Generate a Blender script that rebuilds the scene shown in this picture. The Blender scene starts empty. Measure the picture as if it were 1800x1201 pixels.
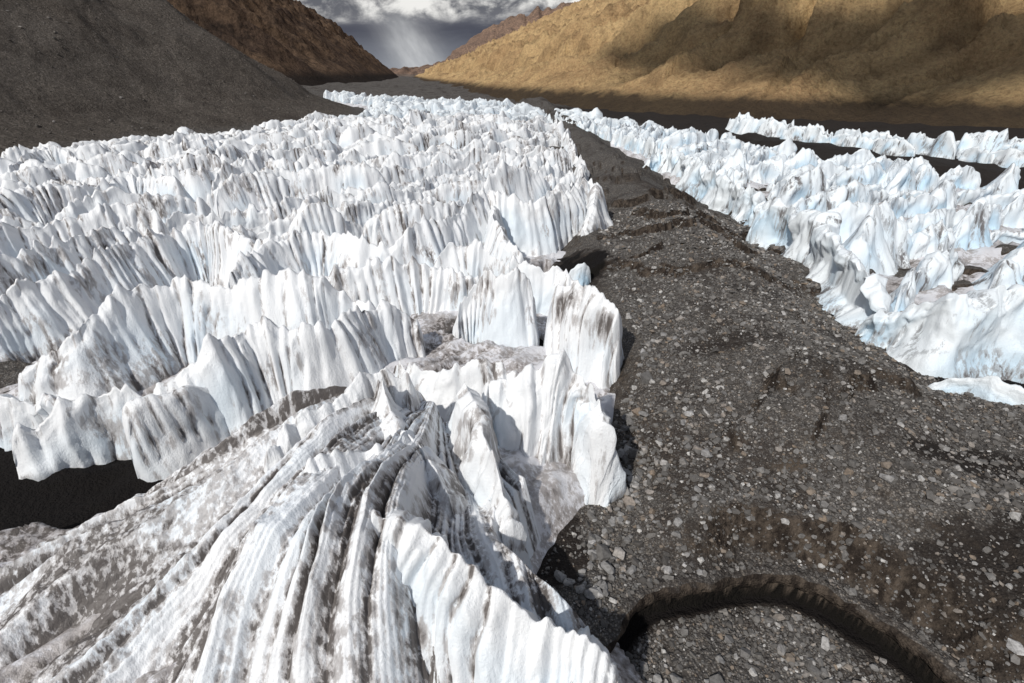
import bpy, math, numpy as np, bmesh
from mathutils import Vector
rng=np.random.default_rng(7)
scene=bpy.context.scene
col=scene.collection

# ---------------------------------------------------------------- noise
_p=rng.permutation(256); PERM=np.concatenate([_p,_p,_p])
_g=rng.normal(size=(256,3)); GR=_g/np.linalg.norm(_g,axis=1)[:,None]
def pn(x,y,z=0.0):
    x,y,z=np.broadcast_arrays(np.asarray(x,float),np.asarray(y,float),np.asarray(z,float))
    xi=np.floor(x).astype(np.int64);yi=np.floor(y).astype(np.int64);zi=np.floor(z).astype(np.int64)
    xf=x-xi;yf=y-yi;zf=z-zi
    u=xf*xf*xf*(xf*(xf*6-15)+10);v=yf*yf*yf*(yf*(yf*6-15)+10);w=zf*zf*zf*(zf*(zf*6-15)+10)
    xi&=255;yi&=255;zi&=255
    def gr(a,b,c):
        h=PERM[PERM[PERM[(xi+a)&255]+((yi+b)&255)]+((zi+c)&255)]
        g=GR[h]
        return g[...,0]*(xf-a)+g[...,1]*(yf-b)+g[...,2]*(zf-c)
    L=lambda a,b,t:a+t*(b-a)
    r=L(L(L(gr(0,0,0),gr(1,0,0),u),L(gr(0,1,0),gr(1,1,0),u),v),L(L(gr(0,0,1),gr(1,0,1),u),L(gr(0,1,1),gr(1,1,1),u),v),w)
    return r*1.6
def fbm(x,y,z=0.0,o=4):
    r=0;a=1
    for i in range(o):
        r=r+a*pn(x*2**i+i*17.3,y*2**i+i*5.1,np.asarray(z)*2**i+i*9.7);a*=.5
    return r
def ridged(x,y,z=0.0,o=3):
    r=0;a=1
    for i in range(o):
        r=r+a*(1-2*np.abs(pn(x*2**i+i*11.3,y*2**i+i*3.1,np.asarray(z)*2**i+i*7.7)));a*=.5
    return r/1.75
def ss(a,b,x):
    t=np.clip((x-a)/(b-a),0,1);return t*t*(3-2*t)

# ---------------------------------------------------------------- mesh helpers
def mesh_from(name,V,Fq,mat,attr=None,smooth=True,tri=False):
    me=bpy.data.meshes.new(name)
    n=3 if tri else 4
    V=np.ascontiguousarray(V,dtype=np.float32);Fq=np.ascontiguousarray(Fq,dtype=np.int32)
    me.vertices.add(len(V));me.vertices.foreach_set("co",V.ravel())
    me.loops.add(Fq.size);me.loops.foreach_set("vertex_index",Fq.ravel())
    me.polygons.add(len(Fq))
    me.polygons.foreach_set("loop_start",np.arange(0,Fq.size,n,dtype=np.int32))
    me.polygons.foreach_set("use_smooth",np.full(len(Fq),smooth))
    me.update(calc_edges=True)
    if attr is not None:
        for k,a in attr.items():
            at=me.attributes.new(k,'FLOAT','POINT');at.data.foreach_set("value",np.ascontiguousarray(a,dtype=np.float32).ravel())
    me.materials.append(mat)
    ob=bpy.data.objects.new(name,me);col.objects.link(ob)
    return ob
def gridfaces(n,m,keep=None):
    i=np.arange(n*m).reshape(n,m)
    f=np.stack([i[:-1,:-1],i[1:,:-1],i[1:,1:],i[:-1,1:]],-1).reshape(-1,4)
    if keep is not None: f=f[keep.reshape(-1)]
    return f
def compact(V,F,A=None):
    used=np.zeros(len(V),bool);used[F.ravel()]=True
    mp=np.cumsum(used)-1
    return V[used],mp[F],({k:a[used] for k,a in A.items()} if A else None)
def inpoly(x,y,poly):
    x=np.asarray(x,float);y=np.asarray(y,float);r=np.zeros(x.shape,bool);n=len(poly)
    for i in range(n):
        x1,y1=poly[i];x2,y2=poly[(i+1)%n]
        if y1==y2: continue
        c=((y1>y)!=(y2>y))&(x<(x2-x1)*(y-y1)/(y2-y1)+x1)
        r^=c
    return r
def polydist(x,y,pts,closed=False):
    best=np.full(x.shape,1e18);sg=np.ones(x.shape);arc=np.zeros(x.shape);acc=0
    n=len(pts)
    for i in range(n if closed else n-1):
        x1,y1=pts[i];x2,y2=pts[(i+1)%n];dx,dy=x2-x1,y2-y1;l2=dx*dx+dy*dy
        t=np.clip(((x-x1)*dx+(y-y1)*dy)/l2,0,1)
        ex=x-(x1+t*dx);ey=y-(y1+t*dy);d=ex*ex+ey*ey
        m=d<best
        best=np.where(m,d,best);cr=dy*(x-x1)-dx*(y-y1)
        sg=np.where(m,np.where(cr>0,1,-1),sg);arc=np.where(m,acc+t*math.sqrt(l2),arc)
        acc+=math.sqrt(l2)
    return np.sqrt(best),sg,arc

# ---------------------------------------------------------------- node helper
class NT:
    def __init__(s,mat):
        mat.use_nodes=True;s.t=mat.node_tree;s.t.nodes.clear()
    def n(s,ty,**k):
        nd=s.t.nodes.new(ty)
        for a,b in k.items(): setattr(nd,a,b)
        return nd
    def l(s,a,b): s.t.links.new(a,b)
    def math(s,op,a,b=None,c=None,clamp=False):
        nd=s.n('ShaderNodeMath',operation=op,use_clamp=clamp)
        for i,v in enumerate((a,b,c)):
            if v is None: continue
            if isinstance(v,(int,float)): nd.inputs[i].default_value=v
            else: s.l(v,nd.inputs[i])
        return nd.outputs[0]
    def noise(s,vec,scale,detail=4,rough=.55,dist=0):
        nd=s.n('ShaderNodeTexNoise');nd.inputs['Scale'].default_value=scale;nd.inputs['Detail'].default_value=detail
        nd.inputs['Roughness'].default_value=rough;nd.inputs['Distortion'].default_value=dist
        s.l(vec,nd.inputs['Vector']);return nd.outputs['Fac']
    def mapr(s,v,a,b,c=0,d=1):
        nd=s.n('ShaderNodeMapRange');nd.interpolation_type='SMOOTHSTEP'
        s.l(v,nd.inputs[0])
        for i,q in enumerate((a,b,c,d)): nd.inputs[i+1].default_value=q
        return nd.outputs[0]
    def mix(s,f,a,b):
        nd=s.n('ShaderNodeMix',data_type='RGBA')
        if isinstance(f,(int,float)): nd.inputs[0].default_value=f
        else: s.l(f,nd.inputs[0])
        for i,v in ((6,a),(7,b)):
            if isinstance(v,tuple): nd.inputs[i].default_value=(*v,1) if len(v)==3 else v
            else: s.l(v,nd.inputs[i])
        return nd.outputs[2]
    def scalevec(s,v,sc):
        nd=s.n('ShaderNodeMapping');nd.inputs['Scale'].default_value=sc;s.l(v,nd.inputs[0]);return nd.outputs[0]
    def ramp(s,f,stops):
        nd=s.n('ShaderNodeValToRGB');cr=nd.color_ramp
        while len(cr.elements)<len(stops): cr.elements.new(.5)
        for e,(p,c) in zip(cr.elements,stops): e.position=p;e.color=(*c,1)
        s.l(f,nd.inputs[0]);return nd.outputs[0]

def finish(t,colr,rough,height=None,dist=.1,strength=1,spec=.3):
    b=t.n('ShaderNodeBsdfPrincipled');o=t.n('ShaderNodeOutputMaterial')
    t.l(colr,b.inputs['Base Color'])
    b.inputs['Roughness'].default_value=rough
    b.inputs['Specular IOR Level'].default_value=spec
    if height is not None:
        bp=t.n('ShaderNodeBump');bp.inputs['Distance'].default_value=dist;bp.inputs['Strength'].default_value=strength
        t.l(height,bp.inputs['Height']);t.l(bp.outputs[0],b.inputs['Normal'])
    t.l(b.outputs[0],o.inputs[0]);return b

def ice_material(name,white,mid,dark,dirtamt,blue):
    m=bpy.data.materials.new(name);t=NT(m)
    pos=t.n('ShaderNodeNewGeometry').outputs['Position']
    at=t.n('ShaderNodeAttribute',attribute_name='dirt').outputs['Fac']
    ab=t.n('ShaderNodeAttribute',attribute_name='blue').outputs['Fac']
    stv=t.scalevec(pos,(1,1,.14))
    n1=t.noise(stv,2.2,4,.65);n2=t.noise(pos,.17,2,.5);n3=t.noise(pos,6,3,.7)
    f=t.math('MULTIPLY',at,t.mapr(n1,.35,.65,.35,1.6))
    f=t.math('ADD',f,t.math('MULTIPLY',t.math('SUBTRACT',n2,.5),.9*dirtamt))
    f=t.math('ADD',f,t.math('MULTIPLY',t.math('SUBTRACT',n3,.5),.35))
    f=t.math('ADD',f,t.math('MULTIPLY',t.math('SUBTRACT',n1,.5),.45))
    f=t.math('ADD',f,(dirtamt-1)*.3)
    f1=t.mapr(f,.18,.62,0,.78);f2=t.mapr(f,.62,1.25,0,.9)
    w=t.mix(t.math('MULTIPLY',ab,blue,clamp=True),white,(.42,.65,.83))
    c=t.mix(f1,w,mid);c=t.mix(f2,c,dark)
    finish(t,c,.42,t.math('ADD',t.math('MULTIPLY',n3,.6),n1),.14,.7,.4)
    return m
MAT_ICE=ice_material("weathered_ice",(.84,.86,.88),(.40,.38,.375),(.11,.095,.088),1.05,.3)
MAT_ICE_B=ice_material("blue_ice",(.79,.845,.885),(.38,.40,.42),(.14,.13,.13),.8,.75)
MAT_ICE_FLOOR=ice_material("dirty_ice",(.70,.70,.73),(.30,.27,.255),(.08,.067,.058),1.5,.1)
MAT_ICE_RIB=ice_material("streaked_ice",(.83,.85,.875),(.38,.36,.355),(.08,.068,.062),1.05,.3)

def rock_shader(name,stops,attr=None):
    m=bpy.data.materials.new(name);t=NT(m)
    pos=t.n('ShaderNodeNewGeometry').outputs['Position']
    if attr: r=t.n('ShaderNodeAttribute',attribute_name=attr).outputs['Fac']
    else: r=t.n('ShaderNodeObjectInfo').outputs['Random']
    c=t.ramp(r,stops)
    n=t.noise(pos,5,3,.65)
    c=t.mix(t.mapr(n,.35,.65,.0,.45),c,(.07,.064,.059))
    finish(t,c,.85,n,.05,.7,.2);return m
STOPS=[(0,(.08,.074,.069)),(.45,(.155,.148,.14)),(.72,(.23,.223,.215)),(.84,(.23,.18,.135)),(.92,(.36,.35,.34)),(1,(.56,.55,.53))]
MAT_ROCK=rock_shader("boulder_stone",[(0,(.15,.145,.14)),(.4,(.25,.245,.24)),(.72,(.33,.325,.32)),(.8,(.28,.215,.16)),(.9,(.42,.41,.40)),(1,(.56,.555,.55))])
MAT_GRAVEL=rock_shader("gravel_stone",STOPS,"tone")
MAT_SCREE=rock_shader("scree_stone",[(0,(.06,.052,.046)),(.6,(.12,.108,.096)),(.9,(.19,.175,.16)),(1,(.28,.265,.25))],"tone")

def ground_material():
    m=bpy.data.materials.new("moraine_gravel");t=NT(m)
    g=t.n('ShaderNodeNewGeometry');pos=g.outputs['Position']
    sep=t.n('ShaderNodeSeparateXYZ');t.l(g.outputs['True Normal'],sep.inputs[0])
    silt_shade=t.n('ShaderNodeAttribute',attribute_name='silt_shade').outputs['Fac']  # real silt patches plus the shade painted under the pit lip
    def vor(sc):
        v=t.n('ShaderNodeTexVoronoi');v.inputs['Scale'].default_value=sc;t.l(pos,v.inputs['Vector'])
        s=t.n('ShaderNodeSeparateColor');t.l(v.outputs['Color'],s.inputs[0]);return v.outputs['Distance'],s.outputs[0]
    d1,r1=vor(2.6);d2,r2=vor(7.0)
    st=[(0,(.07,.064,.059)),(.5,(.14,.132,.123)),(.8,(.215,.204,.193)),(.93,(.27,.23,.185)),(1,(.45,.44,.42))]
    c1=t.ramp(r1,st);c2=t.ramp(r2,st)
    c=t.mix(.65,c1,c2)
    c=t.mix(t.mapr(d2,.25,.6,0,.7),c,(.037,.032,.029))
    big=t.noise(pos,.10,6,.68)
    sn=t.noise(t.scalevec(pos,(1,1,.3)),1.3,5,.7)
    c=t.mix(t.mapr(big,.50,.62,0,.75),c,(.044,.036,.031))
    sl=t.math('ADD',silt_shade,t.math('MULTIPLY',t.math('SUBTRACT',sn,.5),.9))
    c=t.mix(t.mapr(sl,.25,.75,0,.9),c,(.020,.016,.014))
    c=t.mix(t.mapr(silt_shade,.8,1.0,0,.9),c,(.007,.006,.006))
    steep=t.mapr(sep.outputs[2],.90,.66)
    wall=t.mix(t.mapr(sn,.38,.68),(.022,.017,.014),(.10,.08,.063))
    wall=t.mix(t.mapr(silt_shade,.62,1,0,1),wall,(.008,.007,.006))
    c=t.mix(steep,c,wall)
    h=t.math('ADD',t.math('MULTIPLY',t.math('SUBTRACT',1,d1),.5),t.math('MULTIPLY',t.math('SUBTRACT',1,d2),.35))
    h=t.math('ADD',h,sn)
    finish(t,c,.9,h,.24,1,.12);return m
MAT_GROUND=ground_material()

def mountain_material(name,c_a,c_b,c_dark,c_foot,foot_z,scree_scale,speck=.3,blotch=.65):
    m=bpy.data.materials.new(name);t=NT(m)
    g=t.n('ShaderNodeNewGeometry');pos=g.outputs['Position']
    sep=t.n('ShaderNodeSeparateXYZ');t.l(pos,sep.inputs[0])
    gl=t.n('ShaderNodeAttribute',attribute_name='gully').outputs['Fac']
    n1=t.noise(pos,.008,4,.6,.5);n2=t.noise(pos,.05,5,.65);n3=t.noise(pos,scree_scale,5,.8)
    c=t.mix(t.mapr(n1,.35,.65),c_a,c_b)
    v=t.n('ShaderNodeTexVoronoi');v.inputs['Scale'].default_value=scree_scale*2.2;t.l(pos,v.inputs['Vector'])
    s2=t.n('ShaderNodeSeparateColor');t.l(v.outputs['Color'],s2.inputs[0])
    c=t.mix(t.mapr(s2.outputs[0],.6,1,0,speck),c,tuple(min(1,q*2.2) for q in c_a))
    c=t.mix(t.math('MULTIPLY',t.mapr(n2,.45,.65),blotch),c,c_dark)
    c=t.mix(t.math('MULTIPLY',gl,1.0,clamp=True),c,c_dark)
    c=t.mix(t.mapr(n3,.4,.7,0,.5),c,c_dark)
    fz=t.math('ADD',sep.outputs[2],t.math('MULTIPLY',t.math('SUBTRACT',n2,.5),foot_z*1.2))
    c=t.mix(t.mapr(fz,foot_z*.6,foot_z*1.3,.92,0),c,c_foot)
    h=t.math('ADD',t.math('MULTIPLY',n2,8),t.math('MULTIPLY',n3,2.4))
    finish(t,c,.95,h,1.0,1.0,.05);return m
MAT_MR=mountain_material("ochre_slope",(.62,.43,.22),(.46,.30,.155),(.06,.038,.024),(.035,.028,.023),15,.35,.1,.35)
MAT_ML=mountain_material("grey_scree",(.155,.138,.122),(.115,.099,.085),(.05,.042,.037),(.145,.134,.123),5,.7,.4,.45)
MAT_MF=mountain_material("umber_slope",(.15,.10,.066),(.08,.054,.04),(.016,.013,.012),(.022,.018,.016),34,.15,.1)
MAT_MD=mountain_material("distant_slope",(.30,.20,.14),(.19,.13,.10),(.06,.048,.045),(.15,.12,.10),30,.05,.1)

# ---------------------------------------------------------------- plan of the valley (metres)
LEFT_ICE=[(-14,7),(3,10),(7,15),(5,19),(1,23),(2,25),(7,31),(10,41),(14,50),(14,70),(15,80),(16,103),(24,148),(25,200),(28,272),(24,391),(19,479),(-80,562),(-190,690),(-223,652),(-148,562),(-96,360),(-136,260),(-173,193),(-153,157),(-162,134),(-150,60),(-100,20),(-60,0)]
RIGHT_ICE=[(60,47),(52,51),(46,58),(46,70),(47,80),(54,112),(56,128),(45,166),(50,207),(40,254),(28,298),(24,391),(19,479),(72,348),(99,250),(120,187),(139,141),(165,95),(160,60),(110,38),(75,38)]
BAND=[(120,345),(133,285),(145,240),(172,190),(200,140),(250,120),(245,165),(208,212),(172,262),(140,340)]
SPUR_L=[(-260,-150),(-215,0),(-178,100),(-165,170),(-150,262),(-96,392),(-122,500),(-230,660),(-520,850),(-900,950)]
BASE_R=[(600,40),(450,200),(325,340),(175,415),(95,500),(35,620),(-50,850),(-160,1300),(-310,2000),(-540,3200),(-800,4600),(-1700,9500)]
BASE_F=[(-1200,700),(-600,1000),(-480,1350),(-470,2000),(-620,3000),(-900,4600),(-1800,9500)]

PX,PY=15.5,11.5
def pit_r(x,y): return np.hypot((x-PX)/1.05,(y-PY))+.8*pn(x/5,y/5,2)+.12*pn(x/1.1,y/1.1)
def gz(x,y):
    z=.9*pn(x/19,y/19)+.55*pn(x/7,y/7,3)+.12*fbm(x/1.6,y/1.6,1,3)
    q=pn(x/17+5,y/12+2,.3)+.18*pn(x/3,y/3,6)
    z=z+1.2*ss(.10,.26,q)*ss(24,38,y)
    q2=pn(x/10+9,y/7,2.3)+.2*pn(x/2.5,y/2.5,6)
    z=z+1.5*ss(.26,.33,q2)*ss(60,85,y)*ss(220,150,y)*ss(15,24,x)
    cx=np.interp(y,[10,25,60,100,150,250],[16,20,30,34,36,34])
    z=z+3.4*np.exp(-((x-cx)/10)**2)*ss(26,50,y)
    pr=pit_r(x,y)
    z=z+2.9*ss(12.4,15.8,pr+.5*pn(x/3,y/3,8))*ss(8,15,x)*ss(44,30,x)+2.2*ss(14,20,pr+1.0*pn(x/5,y/5,8))*ss(19,27,x)*ss(58,44,x)*ss(50,38,y)
    z=z-2.4*ss(12.05,11.75,pr)
    z=z+ss(700,1100,y)*np.maximum(0,9*fbm(x/90,y/90,4,4)+4)
    return z
def silt_shade_at(x,y):
    n=.35*pn(x/4,y/4,5)+.2*pn(x/1.2,y/1.2,3)
    s=0
    for cx,cy,rx,ry,k in [(31,20,8,5,.72),(41,30.5,12,2.4,.7),(-40,32,19,9.5,1.2),(-2,56,7,5,1.2),(10,78,6,6.5,1.2),(54,49,10,4.5,1),(3.6,25.4,2.0,3.4,.8),(48,62,4,7,.9),(22,46,5,1.6,.5),(34,62,7,2,.5),(28,38,6,1.5,.5)]:
        s=np.maximum(s,k*ss(1.3,.7,np.hypot((x-cx)/rx,(y-cy)/ry)+n))
    pr=pit_r(x,y)
    s=np.maximum(s,ss(10.3,11.2,pr)*ss(12.1,11.9,pr))  # shade below the pit lip, painted as a near-black band
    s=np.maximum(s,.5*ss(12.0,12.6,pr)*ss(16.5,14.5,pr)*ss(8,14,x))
    s=np.maximum(s,ss(-5,20,x-(100+(250-y)*.25))*ss(100,160,y)*ss(700,500,y)*.8)
    return s
def axis(lo,hi,step,far_lo,far_hi,g=1.06):
    a=list(np.arange(lo,hi,step));s=step;v=a[-1]
    while v<far_hi: s*=g;v+=s;a.append(v)
    s=step;v=lo;b=[]
    while v>far_lo: s*=g;v-=s;b.append(v)
    return np.array(b[::-1]+a)
xs=axis(-2,58,.22,-9000,9000,1.05);ys=axis(9,80,.22,-600,9500,1.035)
X,Y=np.meshgrid(xs,ys,indexing='ij')
Z=gz(X,Y)
o=mesh_from("ground",np.stack([X,Y,Z],-1).reshape(-1,3),gridfaces(len(xs),len(ys)),MAT_GROUND,{"silt_shade":silt_shade_at(X,Y)});o["kind"]="structure"

# thin overhanging lip of the melt pit
th=np.linspace(math.radians(170),math.radians(-45),420)
prof=[(1.15,-.12),(.75,.03),(.35,.03),(.02,-.06),(-.16,-.28),(-.22,-.6),(-.1,-.95),(.2,-1.2),(.7,-1.35)]
V=[];n=len(prof)
for a in th:
    R=11.2
    for it in range(8):
        x=PX+R*1.05*math.cos(a);y=PY+R*math.sin(a)
        R+=(11.55-float(pit_r(np.array(x),np.array(y))))*.7
    g=lambda rr: float(gz(np.array(PX+rr*1.05*math.cos(a)),np.array(PY+rr*math.sin(a))))
    up=g(R+.75)
    for k,(ro,zo) in enumerate(prof):
        nn=.2*float(fbm(x/1.5+k*.2,y/1.5,k*.3,3))
        rr=R+ro+nn*(0 if k<2 else 1)
        zz=(g(rr) if k==0 else up)+zo
        V.append((PX+rr*1.05*math.cos(a),PY+rr*math.sin(a),zz+nn*.3*(k>2)))
o=mesh_from("moraine_ledge",np.array(V),gridfaces(len(th),n)[:,::-1],MAT_GROUND,{"silt_shade":np.tile(np.array([.5,.5,.4,.3,.3,.4,.7,1,1.]),len(th))});o["kind"]="structure"  # last profile values paint shade onto the lip's underside

# ---------------------------------------------------------------- mountains (heightfields over polar grids)
def mountain(name,az0,az1,na,r0,r1,nr,hf,mat):
    az=np.radians(np.linspace(az0,az1,na));r=np.geomspace(r0,r1,nr)
    A,R=np.meshgrid(az,r,indexing='ij');x=R*np.sin(A);y=R*np.cos(A)
    z,g,d=hf(x,y)
    k=(d>-12);keep=(k[:-1,:-1]&k[1:,:-1]&k[1:,1:]&k[:-1,1:])
    F=gridfaces(na,nr,keep)[:,::-1]
    V,F,at=compact(np.stack([x,y,z],-1).reshape(-1,3),F,{"gully":g.reshape(-1)})
    o=mesh_from(name,V,F,mat,at);o["kind"]="structure";return o
def hf_right(x,y):
    d,s,a=polydist(x,y,BASE_R);d=d*s
    dd=np.maximum(d,0)
    nearf=ss(1400,600,y)
    base=(.225+.17*nearf)*dd+.18*np.maximum(dd-360,0)+ss(40,160,dd)*12
    q=a+.8*dd+30*pn(a/120,dd/120)
    g1=ridged(q/150,dd/700,1,2);g2=ridged(q/62,dd/300,4,2);g3=fbm(x/60,y/60,2,5);g4=ridged(x/28,y/28,6,3);g5=ridged(q/26,dd/190,8,2);g6=ridged(q/9,dd/80,5,2)
    amp=np.minimum(dd*.28,66)
    z=base+amp*(g1*1.0+.8*g2-.75)+np.minimum(dd*.06,16)*g3+np.minimum(dd*.03,6)*g4+np.minimum(dd*.12,13)*g5+np.minimum(dd*.03,3.2)*g6+np.minimum(dd*.03+.5,2.5)*fbm(x/9,y/9,7,3)
    tn=dd+40*pn(a/90,0,3)
    z=z-24*ss(150,130,tn)*ss(60,118,tn)*(.6+.7*g2)
    z=z-22*ss(300,280,tn)*ss(190,265,tn)*(.5+.7*g2)
    gul=np.clip(.25-g2,0,1)*.9*ss(20,80,dd)+.4*np.clip(.1-g4,0,1)*ss(40,90,dd)+1.0*np.clip(.2-g5,0,1)*ss(15,50,dd)+.5*np.clip(.15-g6,0,1)*ss(15,50,dd)
    z=np.where(d<0,-2+d*.2,z-1.5)
    return z,gul,d
mountain("mountain",-16,86,860,240,5600,600,hf_right,MAT_MR)
def hf_spur(x,y):
    d,s,a=polydist(x,y,SPUR_L);d=-d*s
    d=d+6*pn(x/50,y/50)
    dd=np.maximum(d,0)
    z=.28*np.minimum(dd,52)+.74*np.maximum(dd-52,0)
    z=z+np.minimum(dd*.05,7)*fbm(x/70,y/70,5,4)+np.minimum(.3+dd*.005,.6)*fbm(x/5,y/5,1,3)
    g=ridged(a/60,dd/400,2,3);z=z+np.minimum(dd*.03,5)*g
    z=np.where(d<0,-1+d*.2,z-.8)
    return z,np.clip(.15-g,0,1)*.6*ss(50,120,dd),d
mountain("mountain",-88,-8,520,110,1500,460,hf_spur,MAT_ML)
def hf_far(x,y):
    d,s,a=polydist(x,y,BASE_F);d=-d*s
    dd=np.maximum(d,0)
    q=a+.5*dd+50*pn(a/200,dd/200)
    g1=ridged(q/420,dd/1500,1,2);g2=ridged(q/130,dd/600,4,3);g3=ridged(x/70,y/70,3,3)
    z=.56*dd+np.minimum(dd*.34,150)*(g1+.6*g2-.5)+np.minimum(dd*.08,34)*fbm(x/110,y/110,2,5)+np.minimum(dd*.05,18)*g3-3
    z=np.where(d<0,-3+d*.2,z)
    return z,np.clip(.45-g2,0,1)*1.2*ss(20,80,dd)+.4*np.clip(.1-g3,0,1),d
mountain("mountain",-50,-5,500,800,5600,480,hf_far,MAT_MF)
def hf_dist(x,y):
    ridge=np.interp(x,[-1700,-1000,-780,-300,0,300,500,1200,2400],[60,130,280,560,690,770,800,900,500])
    ridge=ridge+100*ridged(x/330,0,3,4)-50
    fall=np.clip(1-np.abs(y-7800)/1400,0,1)
    g=ridged(x/260,y/900,9,4)
    z=ridge*fall**1.1+130*g*fall*(1-fall)*2-10
    return z,np.clip(.3-g,0,1),z+20
mountain("mountain",-14,16,280,6300,9400,180,hf_dist,MAT_MD)

# ---------------------------------------------------------------- glacier base sheet
HOLES=[(-42,32,14,7),(-30,32.3,7.5,3.4),(-1.5,56,5.5,3.6),(10,79,6,4.5),(-60,33,12,7)]
def floor_rib(x,y):
    q=(x*.72-y*.70)+.9*pn(x/5,y/5,2);l=(x*.70+y*.72)
    return ridged(q/2.6,l/22,2,3)
def ice_base(x,y,poly,h0,mass=True):
    d,_,_=polydist(x,y,poly,True);d=np.where(inpoly(x,y,poly),d,-d)
    z=np.minimum(h0+1.5*fbm(x/14,y/14,8,3),.0+d*.8)
    rb=floor_rib(x,y)
    z=z+ss(-1,2,d)*(.9*rb+.25*fbm(x/1.5,y/1.5,3,3))
    if mass:
        m=2.6*np.exp(-((x+2)/5)**2-((y-31)/6)**2)+2.5*np.exp(-((x+9)/9)**2-((y-45)/7)**2)
        z=z+m*ss(-.5,4,d)
        for hx,hy,rx,ry in HOLES:
            q=np.hypot((x-hx)/rx,(y-hy)/ry)+.15*pn(x/2,y/2);z=z-9*ss(1.2,.85,q)
    return z,d,rb
def sheet(name,poly,xs,ys,h0,mass):
    X,Y=np.meshgrid(xs,ys,indexing='ij');Z,d,rb=ice_base(X,Y,poly,h0,mass)
    k=d>-1.5;keep=k[:-1,:-1]|k[1:,:-1]|k[1:,1:]|k[:-1,1:]
    dirt=np.clip(.75+.5*fbm(X/5,Y/5,4,3)-.75*rb,0,1.4)
    dirt=dirt*np.interp(Y,[0,90,250],[1,.9,.6])
    V,F,at=compact(np.stack([X,Y,Z],-1).reshape(-1,3),gridfaces(len(xs),len(ys),keep),{"dirt":dirt.reshape(-1)})
    o=mesh_from(name,V,F,MAT_ICE_FLOOR,at);o["kind"]="structure"
sheet("glacier",LEFT_ICE,axis(-40,16,.22,-235,32,1.03),axis(7,50,.22,-2,695,1.025),1.0,True)
sheet("glacier",RIGHT_ICE,np.arange(15,168,.7),axis(36,140,.7,34,480,1.03),1.2,False)

# fluted ice hill: long ribs fanning down from its summit
AX,AY=-6.,36.
THS=np.radians(np.linspace(-184,-52,860));RS=np.arange(2.5,37,.11)
TH,RR=np.meshgrid(THS,RS,indexing='ij');deg=np.degrees(TH)
bend=.05*pn(RR/10,TH*2.,3)+.02*pn(RR/4,TH*6,8)
thb=TH+bend
eL=np.interp(RR,[0,6,11,16,22,28,34],[7,8.8,8.8,6.8,4.1,1.6,-.8])
eLL=np.interp(RR,[0,6,11,16,22,28,34],[6,6.5,4.5,1.6,.3,-1,-2])
eD=np.interp(RR,[0,6,12,16,18.5,20,23,27],[6.5,8.0,9.4,9.7,9.2,7.8,4.2,-.3])
eR=np.interp(RR,[0,6,12,16,19,21,24],[5.5,5,4.6,5.2,4.6,2.6,-1])
w1=ss(-128,-108,deg);w2=ss(-94,-78,deg);w0=ss(-150,-168,deg)
E=eL*(1-w1)+eD*w1;E=E*(1-w2)+eR*w2;E=E*(1-w0)+eLL*w0
big=ridged(thb*3.6,RR/30,1,2);sh=ss(3,9,RR)
E=E+sh*2.4*(big-.35)*(1-.3*w2)
K=12.0
ph=thb*K+1.1*pn(thb*3,RR/40,4)+.5*pn(thb*9,RR/40,6);rA=np.abs(np.sin(np.pi*ph));tri=1-2*np.abs(np.mod(ph,1)-.5)
mA=.25+1.1*ss(-.4,.5,pn(thb*5,RR/10,7))
ph2=thb*K*2.7+.9*pn(thb*9,RR/14,2);tri2=1-2*np.abs(np.mod(ph2,1)-.5);mB=ss(-.2,.5,pn(thb*9,RR/6,17))
ph3=thb*K*6+.8*pn(RR/9,thb*14,12);tri3=1-2*np.abs(np.mod(ph3,1)-.5)
rib=.4*(rA**.6)+.6*tri**.9
E=E+sh*(RR/20)*(.7+.3*w1)*(1.45*mA*(rib-.52)+.45*mB*(tri2**.8-.5)+.10*(tri3-.5))
X=AX+RR*np.cos(TH);Y=AY+RR*np.sin(TH)
E=E+.30*fbm(X/2.4,Y/2.4,3,4)+.07*fbm(X/.5,Y/.5,3,2)
d,_,_=polydist(X,Y,LEFT_ICE,True);d=np.where(inpoly(X,Y,LEFT_ICE),d,-d)
E=np.minimum(E,d*2.4-.3)
for hx,hy,rx,ry in HOLES:
    q=np.hypot((X-hx)/rx,(Y-hy)/ry)+.12*pn(X/2,Y/2);E=E-9*ss(1.15,.9,q)
dirt=(1-tri)**2.2*(.55+.8*mA)+.6*(1-tri2)**2.2*mB+.3*(1-tri3)*ss(-.1,.5,pn(thb*6,RR/9,33))+.5*np.clip(.25-big,0,1)+.85*np.clip(fbm(thb*8,RR/14,9,4)-.02,0,1)+.2*np.clip(fbm(X/1.2,Y/1.2,6,3),0,1)+.30*ss(-116,-140,deg)
blue=np.clip(.1+pn(thb*6,RR/8,5),0,1)
keep=(d>-1);keep=keep[:-1,:-1]&keep[1:,1:]
V,F,at=compact(np.stack([X,Y,E],-1).reshape(-1,3),gridfaces(*X.shape,keep),{"dirt":np.clip(dirt,0,1.6).reshape(-1),"blue":blue.reshape(-1)})
o=mesh_from("ice_hill",V,F,MAT_ICE_RIB,at);o["category"]="ice ridge";o["label"]="broad ice ridge with long dirt-streaked ribs fanning downhill"

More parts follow.
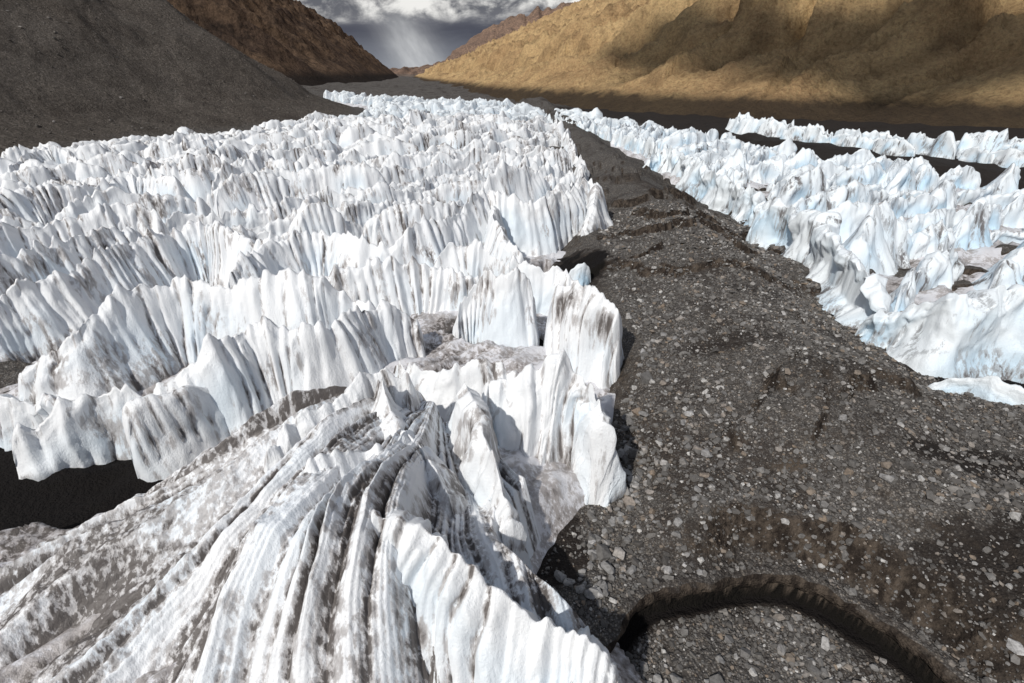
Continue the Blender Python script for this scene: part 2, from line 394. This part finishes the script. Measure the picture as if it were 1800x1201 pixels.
# ---------------------------------------------------------------- ice ridges
def resample(pts,ds):
    P=np.array(pts,float);Q=np.vstack([2*P[0]-P[1],P,2*P[-1]-P[-2]]);out=[]
    for i in range(1,len(Q)-2):
        p0,p1,p2,p3=Q[i-1:i+3];t=np.linspace(0,1,24,endpoint=False)[:,None]
        out.append(.5*((2*p1)+(-p0+p2)*t+(2*p0-5*p1+4*p2-p3)*t*t+(-p0+3*p1-3*p2+p3)*t**3))
    out=np.vstack(out+[P[-1:]])
    L=np.concatenate([[0],np.cumsum(np.linalg.norm(np.diff(out[:,:2],axis=0),axis=1))])
    n=max(8,int(L[-1]/ds));s=np.linspace(0,L[-1],n)
    return s,np.stack([np.interp(s,L,out[:,k]) for k in range(3)],1)
def smooth1(a,w):
    w=max(1,int(w));k=np.ones(2*w+1)/(2*w+1);ap=np.concatenate([np.repeat(a[:1],w),a,np.repeat(a[-1:],w)])
    return np.convolve(ap,k,'valid')
def fin(pts,ds=.15,nt=44,wf=5,wb=5,lam=1.5,amp=.55,jag=1.0,seed=0,base=-.8,dirt=1.0,p=1.1,lump=.8,scoop=0):
    s,P=resample(pts,ds);L=s[-1];sd=(seed*13.37)%251
    w=3.0/ds
    sx=smooth1(P[:,0],w);sy=smooth1(P[:,1],w)
    tx=np.gradient(sx);ty=np.gradient(sy);l=np.hypot(tx,ty)+1e-9;nx,ny=smooth1(ty/l,w*.5),smooth1(-tx/l,w*.5)
    e=min(2.2,.2*L);tp=np.clip(np.minimum(s,L-s)/e,0,1);tp=np.sqrt(1-(1-tp)**2)
    fr=np.exp(1.1*pn(s/(3.5*lam),sd)+.5*pn(s/(1.2*lam),sd,5))/lam
    phi0=np.cumsum(fr)*(s[1]-s[0])
    r0=np.abs(np.sin(np.pi*phi0))
    rg=ridged(s/4.6,sd,5,2)
    hc=P[:,2]+jag*(1.4*pn(s/8,sd,1)+2.0*(np.clip(rg,-.3,1)**2*np.sign(rg)-.3)+.36*(r0-.5)+.55*pn(s/1.0,sd,2)+.22*pn(s/.35,sd,7))
    hc=base+np.maximum(hc-base,.8)*(.15+.85*tp)
    wig=jag*(.8*pn(s/5,sd,8)+.2*pn(s/1.1,sd,3))
    cx=sx+nx*wig;cy=sy+ny*wig
    T=np.linspace(-1,1,2*nt+1);T=np.sign(T)*np.abs(T)**1.15
    S,TT=np.meshgrid(s,T,indexing='ij');a=np.abs(TT);side=np.sign(TT)
    W=np.where(side>=0,wf,wb)*(.8+.4*pn(S/8,sd,9+side))*(.25+.75*tp[:,None])*np.clip(hc/9,.45,1.25)[:,None]
    phi=phi0[:,None]+.5*pn(S/5,a*1.6,sd+side)+.2*pn(S/1.5,a*2.5,sd+side*2)+np.where(side<0,.37,0)*a
    r=np.abs(np.sin(np.pi*phi))
    mod=.12+1.1*ss(-.45,.55,pn(S/(2.0*lam),a*1.1,sd+3))
    phi2=phi*2.3+1.0*pn(S/2,a*2,sd);r2=np.abs(np.sin(np.pi*phi2))
    env=np.clip(a/.10,0,1)**.8*(1-.35*a)
    mod2=ss(-.3,.5,pn(S/2.7,a*1.7,sd+14))
    disp=amp*mod*(r**.55-.72)*env+amp*.40*mod2*(r2**.55-.6)*env
    disp+=lump*1.5*(ridged(S/7.5,a*.7,sd+6,2)-.3)*env*min(1,L/14)*.8
    disp+=lump*.45*fbm(S/2.6,a*2.0,sd+side*4,3)*env+.07*fbm(S/.6,a*9,sd+side,2)*env
    if scoop: disp-=scoop*np.clip(pn(S/9,0,sd+50)+.35,0,1)*np.sin(np.pi*np.clip((a-.25)/.75,0,1))*(side>0)*1.6
    off=W*a+disp
    off=np.where(a==0,0,np.maximum(off,.02))
    pp=p*(1+.4*pn(S/6,sd,21+side))
    prof=(1-a)**pp
    prof=prof+.05*np.sin(a*8+4*pn(S/4,sd,4))*env*(1-a)
    z=base+(hc[:,None]-base)*prof+.22*fbm(S/1.1,a*5,sd+2,3)*env
    x=cx[:,None]+nx[:,None]*side*off;y=cy[:,None]+ny[:,None]*side*off
    tX=(tx/l)[:,None];tY=(ty/l)[:,None];fan=(1.1*pn(S/5,a*1.5,sd+12)+1.2*pn(S/9,0,sd+31))*a
    x=x+tX*fan;y=y+tY*fan
    gv=(1-r)**2.6*np.clip(mod,.2,1);g2=(1-r2)**3*mod2
    patch=np.clip(.4+1.5*pn(S/6,a*1.6,sd+20),0,1.4)
    D=dirt*(gv*(.5+.8*patch)+.55*g2*patch+.6*ss(.5,1.,a)*(.3+patch)+.8*np.clip(fbm(S/3.2,a*1.8,sd+30,4)-.08,0,1))
    blue=np.clip(.25+1.2*pn(S/5,a*1.5,sd+40),0,1)*ss(.02,.4,a)
    n,m=x.shape
    F=gridfaces(n,m)[:,::-1]
    return np.stack([x,y,z],-1).reshape(-1,3),F,D.reshape(-1),blue.reshape(-1)

near=[
 [(-8.8,19.3,8.8),(-7.4,19.3,9.9),(-5.7,18.8,10.4),(-3.6,17.6,9.9),(-1.4,16.9,8.8),(1.4,16,7),(3.9,15.3,5.5),(6.3,14.3,4)],
 [(-13,20.5,8.6),(-11.9,22,9.8),(-11.2,23.6,10.8),(-9.6,24.5,10),(-8,25.2,9),(-6.5,26.5,7.5)],
 [(-16.4,24.2,8.2),(-15.6,26.5,9.6),(-14.3,27.9,10),(-11.8,29.9,10.5),(-10.1,32.8,11.2),(-8.5,33,10.5),(-5.9,32.4,9)],
 [(-10.3,32.8,10.8),(-8.6,29.5,10),(-6.6,27.0,8.9),(-4.3,24.6,7.2),(-2.6,22.3,5)],
 [(-3.8,34.5,10),(-2.8,30.5,9.8),(-1.9,27.2,9),(-.7,24.6,7.4),(.4,23,5.2),(1,22.2,2.5)],
 [(-3.5,34.5,10),(-.9,34.7,9),(1.8,34.5,9.5),(3.3,34.5,10.5),(4.8,34.4,10),(6.4,33.8,9.4),(7.0,32,8.4),(6.9,30.3,6.5),(6.2,28.8,3)],
 [(-7.5,53.5,5),(-6.5,53.9,7),(-5.3,55.8,8),(-2.6,55.1,10),(.3,54.2,11),(2,55.9,9),(3.7,55.6,7)],
 [(3,52.5,6),(4.3,51.6,10),(6,51.5,11),(8.5,49.8,11),(9.8,47.8,9),(11.2,46.6,7),(12.2,46.2,3)],
 [(-13,44.5,5),(-9,42.5,6),(-5,40,7),(-1,39.8,7),(3.5,40.5,6.5),(8,41,4)],
 [(-54,38,4),(-45,36.8,5),(-42,36.6,5),(-39,36.6,6),(-37,36.6,5),(-35,37,4),(-33.5,38,3)],
 [(-33.5,35,3),(-30,35.4,7),(-27,37,9),(-25.5,37.8,10),(-24.5,39.5,10),(-22,42,10),(-18,42,10),(-16,44,10),(-15,48,9),(-12,50,8),(-9,51,6)],
 [(-49,43,4),(-43,42.5,8),(-41,45,9),(-40,48,10),(-38,50,10),(-35,51.6,10),(-31,52,10),(-26,51.5,11),(-21,52.8,10),(-18,53,8),(-14,52.5,7)],
 [(-62,46,8),(-59,50,8),(-57,54,9),(-55,57,9),(-54,60,9),(-52,65,10),(-50.5,71,10),(-47,75,11),(-43,75,10),(-35,71,10),(-31,72,9)],
 [(-37,61,8),(-35,67,9),(-32,73,9),(-26,75,10),(-20,71,9),(-15,73,10),(-9,81,11),(-4,91,12),(0,90,11),(5,91,11),(11,98,11),(15,108,11),(17,106,10),(15.5,99,9),(13.5,90,5)],
 [(-4,93,11),(-3,84,10),(-1.5,78,9.5),(0,72,8),(3,71,6)],
 [(-30,58,6),(-24,59.5,8),(-18,61,9),(-12,63,9),(-7,62,8),(-3,64,6)],
 [(-12,67,7),(-6,69,9),(-2,67,9),(3,64,8),(8,63,7),(11,60,5)],
 [(-100,84,8),(-96,91,8),(-97,99,10),(-95,104,10),(-89,109,10),(-86,119,10),(-78,118,10),(-71,112,10)],
 [(-124,130,9),(-126,143,12),(-121,147,12),(-114,141,9)],
 [(-78,40,6),(-72,44,9),(-68,52,9),(-66,60,10),(-62,70,10),(-58,80,9)],
 [(-90,48,7),(-84,56,9),(-80,66,10),(-76,76,10),(-68,86,10),(-60,90,9)],
 [(42.5,46,.9),(44.3,44.5,3),(46,42.5,4.2),(48.5,39.5,4),(51,36.5,3.4),(54,34,2)],
 [(46.5,101,5),(49,99,9),(50.5,92,9),(50,84,9),(48.5,78,10),(47.5,67,8),(47,61,7),(46.5,57,5)],
 [(43.5,59,3),(45.5,56.5,5),(47,54.5,7),(48,52,8),(51,51.5,8.5),(55,52,10),(61,52,11),(67,51,10),(74,47,9),(80,44,8)],
 [(42.5,170,5),(48,176,8),(51,166,9),(50,148,9),(49.5,131,9),(50,118,9),(51,108,8),(50,101,7)],
 [(7.5,73.5,2),(9,73,4),(11,73.3,5),(13,74.5,3)],
]
BIG=dict(lam=3.4,amp=.32,jag=.95,ice=1,lump=1.9,wf=4.5,wb=6,p=.85,scoop=1.6)
KW={0:dict(wf=6.5,wb=4,lam=1.5,amp=.95,jag=.8,lump=1.3,p=1.0,dirt=1.2),1:dict(wf=5,wb=5,lam=1.6,amp=.6,jag=.7),2:dict(wf=5,wb=7,lam=1.6,amp=.6,dirt=1.2,jag=.8),
 3:dict(wf=5.5,wb=5,lam=1.6,dirt=1.3,jag=.7,lump=.8,amp=.7),4:dict(wf=5,wb=3.4,lam=1.6,jag=.7,lump=1.,amp=.7),5:dict(wf=3.8,wb=4.5,amp=.65,p=.8,lump=1.2,lam=1.6),6:dict(wf=4,wb=4),7:dict(wf=3.2,wb=4,lam=1.5,p=.85),8:dict(wf=5.5,wb=5,dirt=1.6),
 9:dict(wf=3,wb=5),18:dict(wf=5,wb=5),21:dict(wf=2.6,wb=4,lam=2,amp=.3,jag=.5,ice=1,base=-.3,lump=.6),22:BIG,23:dict(BIG,wf=6),24:BIG,25:dict(wf=2,wb=2.4,jag=.5,lump=.4,ice=1)}
jobs=[]
for i,pts in enumerate(near):
    kw=dict(KW.get(i,{}));ice=kw.pop("ice",0);far=float(np.mean([p[1] for p in pts]))
    kw.setdefault("lam",1.4)
    kw.setdefault("ds",.11 if far<36 else (.16 if far<70 else .22));kw.setdefault("nt",56 if far<36 else 36)
    jobs.append((far,ice,pts,dict(kw,seed=i+1)))
def rows(poly,ang,spacing,ylo,excl,ice,seed,hmean,Lr,jag,lamb,wr,lump):
    r=np.random.default_rng(seed);P=np.array(poly);c,s_=math.cos(math.radians(ang)),math.sin(math.radians(ang))
    A=P[:,0]*c+P[:,1]*s_;B=-P[:,0]*s_+P[:,1]*c
    b=B.min()+2
    while b<B.max():
        a=A.min()+r.uniform(0,10)
        while a<A.max():
            x=a*c-b*s_;y=a*s_+b*c
            L=r.uniform(*Lr)*(1+max(0,y-150)/500)
            n=max(4,int(L/5)+1);ca=np.linspace(a,a+L,n);wob=r.uniform(0,100)
            cb=b+4.6*pn(ca/19,b/9,wob)+r.uniform(-1.8,1.8)+r.uniform(-.22,.22)*(ca-a)
            px=ca*c-cb*s_;py=ca*s_+cb*c
            ok=inpoly(px,py,poly)&(py>ylo)&(np.abs(px)<1.0*py+22);dd,_,_=polydist(px,py,poly,True);ok&=dd>2.5
            for ex in excl: ok&=~inpoly(px,py,ex)
            if ok.sum()>=3:
                runs=np.split(np.where(ok)[0],np.where(np.diff(np.where(ok)[0])>1)[0]+1)
                idx=max(runs,key=len)
                if len(idx)>=3:
                    sc=r.uniform(.6,1.25);h=hmean*sc
                    hp=h*(1+.12*r.normal(size=len(idx)));hp[0]*=.7;hp[-1]*=.7
                    pts=[(px[k],py[k],max(2.5,hh)) for k,hh in zip(idx,hp)]
                    y=float(py[idx].mean())
                    ds=.26 if y<110 else (.38 if y<180 else (.7 if y<320 else 1.1))
                    nt=24 if y<110 else (15 if y<180 else (9 if y<320 else 6))
                    jobs.append((y,ice,pts,dict(ds=ds,nt=nt,wf=r.uniform(*wr)*sc,wb=r.uniform(*wr)*sc,lam=lamb*(1 if y<200 else 1.4)*r.uniform(.75,1.4),amp=(.44 if y<200 else .7)*r.uniform(.6,1.25),jag=jag*r.uniform(.5,1.4),seed=int(r.integers(1,9999)),dirt=r.uniform(.6,1.5),lump=lump,scoop=1.0*ice)))
            a+=L*r.uniform(.8,1.0)
        b+=spacing*r.uniform(.75,1.25)*(1+max(0,(b-250))/900)
EX=[[(-110,30),(-62,36),(-45,40),(-10,40),(30,40),(30,113),(-4,99),(-26,80),(-60,82),(-62,94),(-85,70)],[(-102,80),(-68,106),(-70,120),(-88,124),(-100,108)]]
rows(LEFT_ICE,36,7.4,30,EX,0,11,8.8,(24,58),.95,1.25,(3.0,4.8),.85)
rows(RIGHT_ICE,24,8.8,58,[],1,12,7.0,(14,34),1.0,2.6,(3.8,6.0),1.3)
rows(BAND,115,10.0,100,[],1,13,7.5,(10,24),1.3,2.2,(3.2,5),1.0)
def edge(pts,inset,ylo,yhi,ice,seed,h):
    r=np.random.default_rng(seed);s,P=resample([(x,y,0) for x,y in pts],1.0)
    tx=np.gradient(P[:,0]);ty=np.gradient(P[:,1]);l=np.hypot(tx,ty)
    P=P+np.stack([-ty/l*inset,tx/l*inset,0*tx],1)
    i=0
    while i<len(P)-8:
        L=int(r.uniform(12,24));seg=P[i:i+L:4]
        if len(seg)>=3 and seg[:,1].min()>ylo and seg[:,1].max()<yhi:
            y=float(seg[:,1].mean())
            jobs.append((y,ice,[(p[0]+r.uniform(-.9,.9),p[1],h*r.uniform(.75,1.15)) for p in seg],dict(ds=.3 if y<150 else .6,nt=26 if y<150 else 14,wf=3.5,wb=4.5,lam=1.6*(1+ice*.6),amp=.6,jag=1.1,seed=int(r.integers(1,9999)))))
        i+=int(L*.85)
edge([(16,110),(24,148),(25,200),(28,272),(24,391)],4,108,390,0,5,8.5)
edge([(24,391),(28,298),(40,254),(50,207),(45,166),(45,150)],4,170,390,1,6,7.5)
jobs.sort(key=lambda j:j[0])
LBL={0:"white fluted ice serac streaked with brown dirt",1:"pale blue jagged ice serac beside dark gravel moraine"}
stuff=[];off=0;nv=0
for k,(y,ice,pts,kw) in enumerate(jobs):
    V,F,D,Bl=fin(pts,**kw);nv+=len(V)
    if k<290:
        o=mesh_from("ice_serac",V,F,MAT_ICE_B if ice else MAT_ICE,{"dirt":D,"blue":Bl})
        o["category"]="ice serac";o["group"]="ice seracs on the glacier"
        lb=LBL[ice]
        if k<3: lb="large fluted white ice ridge with dark dirt grooves"
        elif y<60 and not ice: lb="steep ribbed white ice serac with dirty grey grooves"
        elif max(p[2] for p in pts)<4.5: lb="low snow-white ice hump lying on dark gravel"
        o["label"]=lb
    else:
        stuff.append((V,F+off,D,Bl));off+=len(V)
if stuff:
    o=mesh_from("ice_serac_field",*[np.vstack([s[i] for s in stuff]) for i in (0,1)],MAT_ICE_B,{"dirt":np.concatenate([s[2] for s in stuff]),"blue":np.concatenate([s[3] for s in stuff])*.6})
    o["kind"]="stuff"
print("fins",len(jobs),"verts",nv)

# ---------------------------------------------------------------- stones
def hull(seed,n=14):
    r=np.random.default_rng(seed);bm=bmesh.new()
    sc=r.uniform(.65,1,3)
    for i in range(n):
        v=r.normal(size=3);v/=np.linalg.norm(v);v=np.sign(v)*np.abs(v)**.8*sc*r.uniform(.85,1.05);bm.verts.new(v*.6)
    res=bmesh.ops.convex_hull(bm,input=bm.verts)
    bmesh.ops.delete(bm,geom=[g for g in res['geom_interior'] if isinstance(g,bmesh.types.BMVert)],context='VERTS')
    bmesh.ops.triangulate(bm,faces=bm.faces);bmesh.ops.recalc_face_normals(bm,faces=bm.faces)
    bm.verts.index_update()
    V=np.array([v.co[:] for v in bm.verts]);F=np.array([[v.index for v in f.verts] for f in bm.faces]);bm.free();return V,F
def path_sample(n,r,ymin,ymax,bias):
    y=ymin*np.exp(r.uniform(0,1,n)**bias*math.log(ymax/ymin))
    xl=np.interp(y,[10,16,19,23,25,31,41,50,70,103,148,200],[6,7,5.4,1.6,2.4,7.3,10.3,14.3,14.5,16.5,24,25])
    xr=np.interp(y,[10,20,38,47,61,80,112,128,166,200],[30,38,50,50,45,47,54,56,45,50])
    u=r.uniform(0,1,n)
    return xl+(xr-xl)*u,y,u
HV=[hull(100+i) for i in range(12)]
r=np.random.default_rng(3)
bms=[]
for i,(V,F) in enumerate(HV[:10]):
    me=bpy.data.meshes.new("boulder");me.from_pydata(V.tolist(),[],F.tolist());me.materials.append(MAT_ROCK);me.update();bms.append(me)
NA,NB=240,110
ya=np.concatenate([r.uniform(20,36,NA//2),r.uniform(13,24,NA//4),r.uniform(30,52,NA-NA//2-NA//4)])
xa=np.interp(ya,[13,16,19,22,25,31,41,50],[8.2,7.6,6.2,4.0,5.0,8.4,11.2,14.8])+r.exponential(2.3,NA)
xb,yb,_=path_sample(NB,r,14,50,1.0)
x=np.concatenate([xa,xb]);y=np.concatenate([ya,yb])
sz=np.concatenate([np.clip(r.lognormal(-.6,.42,NA),.35,1.45),np.clip(r.lognormal(-.75,.35,NB),.35,.95)])
pr=pit_r(x,y);ok=((pr<10.6)|(pr>12.3))&((silt_shade_at(x,y)<.75)|(x<9))
x,y,sz=x[ok][:295],y[ok][:295],sz[ok][:295]
zz=gz(x,y)
first=None
for i in range(len(x)):
    if first is None:
        first=bpy.data.objects.new("boulder",bms[0]);o=first
    else:
        o=first.copy();o.data=bms[i%10]
    col.objects.link(o)
    o.location=(x[i],y[i],zz[i]+sz[i]*.2);o.scale=(sz[i],sz[i]*r.uniform(.7,1.1),sz[i]*r.uniform(.6,.9));o.rotation_euler=(r.uniform(-.4,.4),r.uniform(-.4,.4),r.uniform(0,6.28))
    o["category"]="boulder";o["group"]="stones on the moraine";o["label"]="angular grey stone lying on dark moraine gravel"
def scatter(name,x,y,z,sz,seed,mat):
    r=np.random.default_rng(seed);Vs=[];Fs=[];Ts=[];off=0
    idx=r.integers(0,len(HV),len(x))
    for h,(V,F) in enumerate(HV):
        m=np.where(idx==h)[0]
        if not len(m): continue
        a=r.uniform(0,6.28,len(m));b=r.uniform(-.5,.5,len(m));n=len(V)
        q=V[None]*sz[m,None,None]*np.array([1,.85,.7])[None,None]*r.uniform(.8,1.2,(len(m),1,3))
        q2=np.stack([q[...,0]*np.cos(b)[:,None]+q[...,2]*np.sin(b)[:,None],q[...,1],-q[...,0]*np.sin(b)[:,None]+q[...,2]*np.cos(b)[:,None]],-1)
        q3=np.stack([q2[...,0]*np.cos(a)[:,None]-q2[...,1]*np.sin(a)[:,None],q2[...,0]*np.sin(a)[:,None]+q2[...,1]*np.cos(a)[:,None],q2[...,2]],-1)
        q3+=np.stack([x[m],y[m],z[m]+sz[m]*.15],-1)[:,None,:]
        Vs.append(q3.reshape(-1,3));Fs.append((F[None]+(np.arange(len(m))*n)[:,None,None]).reshape(-1,3)+off);off+=len(m)*n
        Ts.append(np.repeat(r.uniform(0,1,len(m)),n))
    o=mesh_from(name,np.vstack(Vs),np.vstack(Fs),mat,{"tone":np.concatenate(Ts)},smooth=False,tri=True);o["kind"]="stuff"
N=72000
x,y,u=path_sample(N,r,12,110,1.05)
keep=pn(x/5,y/5,11)+.5*pn(x/1.5,y/1.5,2)>-.3+.6*r.uniform(-1,1,N)
pr=pit_r(x,y)
keep&=(silt_shade_at(x,y)<r.uniform(.02,1.15,N))&((pr<10.9)|(pr>12.1))
x,y=x[keep],y[keep]
sz=np.clip(r.lognormal(-1.9,.58,len(x)),.06,.7)*np.interp(y,[12,60,110],[1,1.3,1.9])
scatter("gravel",x,y,gz(x,y),sz,4,MAT_GRAVEL)
N=7000
x=-100-r.uniform(0,190,N);y=60+r.uniform(0,1,N)**1.3*420
z,_,d=hf_spur(x,y);k=(d>2)
x,y,z=x[k],y[k],z[k]
scatter("scree",x,y,z,np.clip(r.lognormal(-.9,.6,len(x)),.25,3.2),6,MAT_SCREE)

# ---------------------------------------------------------------- clouds added out of view to shade the right slope, sun and world
S=Vector((-.42,-.60,.68)).normalized()
def shade_cloud(tx,ty,tz,rx,ry,rot,seed):  # set back along the sun direction so its shadow falls on the target
    h=1500-tz;c=np.array([tx,ty,tz])+np.array(S[:])*h/S.z
    u=np.linspace(0,2*np.pi,90);v=np.linspace(0,np.pi,46);U,Vv=np.meshgrid(u,v,indexing='ij')
    dx=np.cos(U)*np.sin(Vv);dy=np.sin(U)*np.sin(Vv);dz=np.cos(Vv)
    dx[-1]=dx[0];dy[-1]=dy[0]
    k=1+.6*fbm(dx*1.9+seed,dy*1.9,dz*1.6,5)
    px=dx*k*rx;py=dy*k*ry;pz=dz*k*60
    cr,sr=math.cos(rot),math.sin(rot)
    V=np.stack([c[0]+px*cr-py*sr,c[1]+px*sr+py*cr,c[2]+pz],-1).reshape(-1,3)
    o=mesh_from("shade_cloud",V,gridfaces(90,46),MAT_SHADE_CLOUD);o["kind"]="structure"
MAT_SHADE_CLOUD=bpy.data.materials.new("shade_cloud_white");tt=NT(MAT_SHADE_CLOUD)
finish(tt,tt.mix(tt.noise(tt.n('ShaderNodeNewGeometry').outputs['Position'],.004,3),(.7,.7,.72),(.9,.9,.9)),1.0,spec=0)
shade_cloud(430,400,40,270,75,math.radians(146),3)
shade_cloud(170,600,80,120,20,math.radians(120),8)
shade_cloud(640,680,240,200,45,math.radians(140),5)

w=bpy.data.worlds.new("World");scene.world=w;w.use_nodes=True;t=NT(w)
sky=t.n('ShaderNodeTexSky',sky_type='NISHITA',sun_disc=False);sky.sun_elevation=math.asin(S.z);sky.sun_rotation=math.atan2(S.x,S.y)
gen=t.n('ShaderNodeTexCoord').outputs['Generated']
sp=t.n('ShaderNodeSeparateXYZ');t.l(gen,sp.inputs[0])
el=sp.outputs[2]
cl=t.noise(t.scalevec(gen,(1,1,3.2)),5.5,6,.6,.6)
cl2=t.noise(t.scalevec(gen,(1,1,1.7)),16,6,.6,.3)
ce=t.math('ADD',el,t.math('MULTIPLY',t.math('SUBTRACT',cl,.5),.06))
colr=t.ramp(ce,[(0,(.26,.28,.32)),(.035,(.135,.145,.175)),(.06,(.075,.08,.105)),(.078,(.12,.125,.15)),(.10,(.36,.36,.37))])
puff=t.mix(t.mapr(cl2,.38,.62),(.13,.135,.155),(.88,.87,.84))
colr=t.mix(t.mapr(ce,.068,.095),colr,puff)
skyS=t.n('ShaderNodeVectorMath',operation='SCALE');skyS.inputs['Scale'].default_value=.07;t.l(sky.outputs[0],skyS.inputs[0])
up=t.mix(t.mapr(cl,.4,.6,.35,.65),skyS.outputs[0],(.38,.40,.44))
colr=t.mix(t.mapr(el,.13,.30),colr,up)
ratio=t.math('DIVIDE',sp.outputs[0],t.math('MAXIMUM',sp.outputs[1],.05))
rr=t.math('ADD',t.math('ADD',ratio,.165),t.math('MULTIPLY',t.math('SUBTRACT',el,.03),.5))
g=t.math('POWER',2.718,t.math('MULTIPLY',t.math('MULTIPLY',rr,rr),-650))
cmb=t.n('ShaderNodeCombineXYZ');t.l(rr,cmb.inputs[0]);t.l(t.math('MULTIPLY',el,.5),cmb.inputs[1])
st=t.mapr(t.noise(cmb.outputs[0],38,3,.6),.3,.75,.6,1.0)
g=t.math('MULTIPLY',t.math('MULTIPLY',g,st),t.mapr(el,.11,.04,0,1))
colr=t.mix(t.math('MULTIPLY',g,.9),colr,(.62,.63,.64))
bg=t.n('ShaderNodeBackground');bg.inputs[1].default_value=1.0;t.l(colr,bg.inputs[0])
wo=t.n('ShaderNodeOutputWorld');t.l(bg.outputs[0],wo.inputs[0])
sun=bpy.data.lights.new("sun","SUN");sun.energy=3.3;sun.angle=math.radians(1.2);sun.color=(1,.955,.89)
so=bpy.data.objects.new("sun",sun);col.objects.link(so);so.rotation_euler=(-S).to_track_quat('-Z','Y').to_euler()

cam=bpy.data.cameras.new("camera");cam.lens=18;cam.sensor_width=36;cam.clip_end=30000;cam.clip_start=.5
co=bpy.data.objects.new("camera",cam);col.objects.link(co);co.location=(0,0,30);co.rotation_euler=(math.pi/2-math.atan(470/900),0,0)
scene.camera=co
scene.view_settings.view_transform='Standard';scene.view_settings.look='None';scene.view_settings.exposure=0
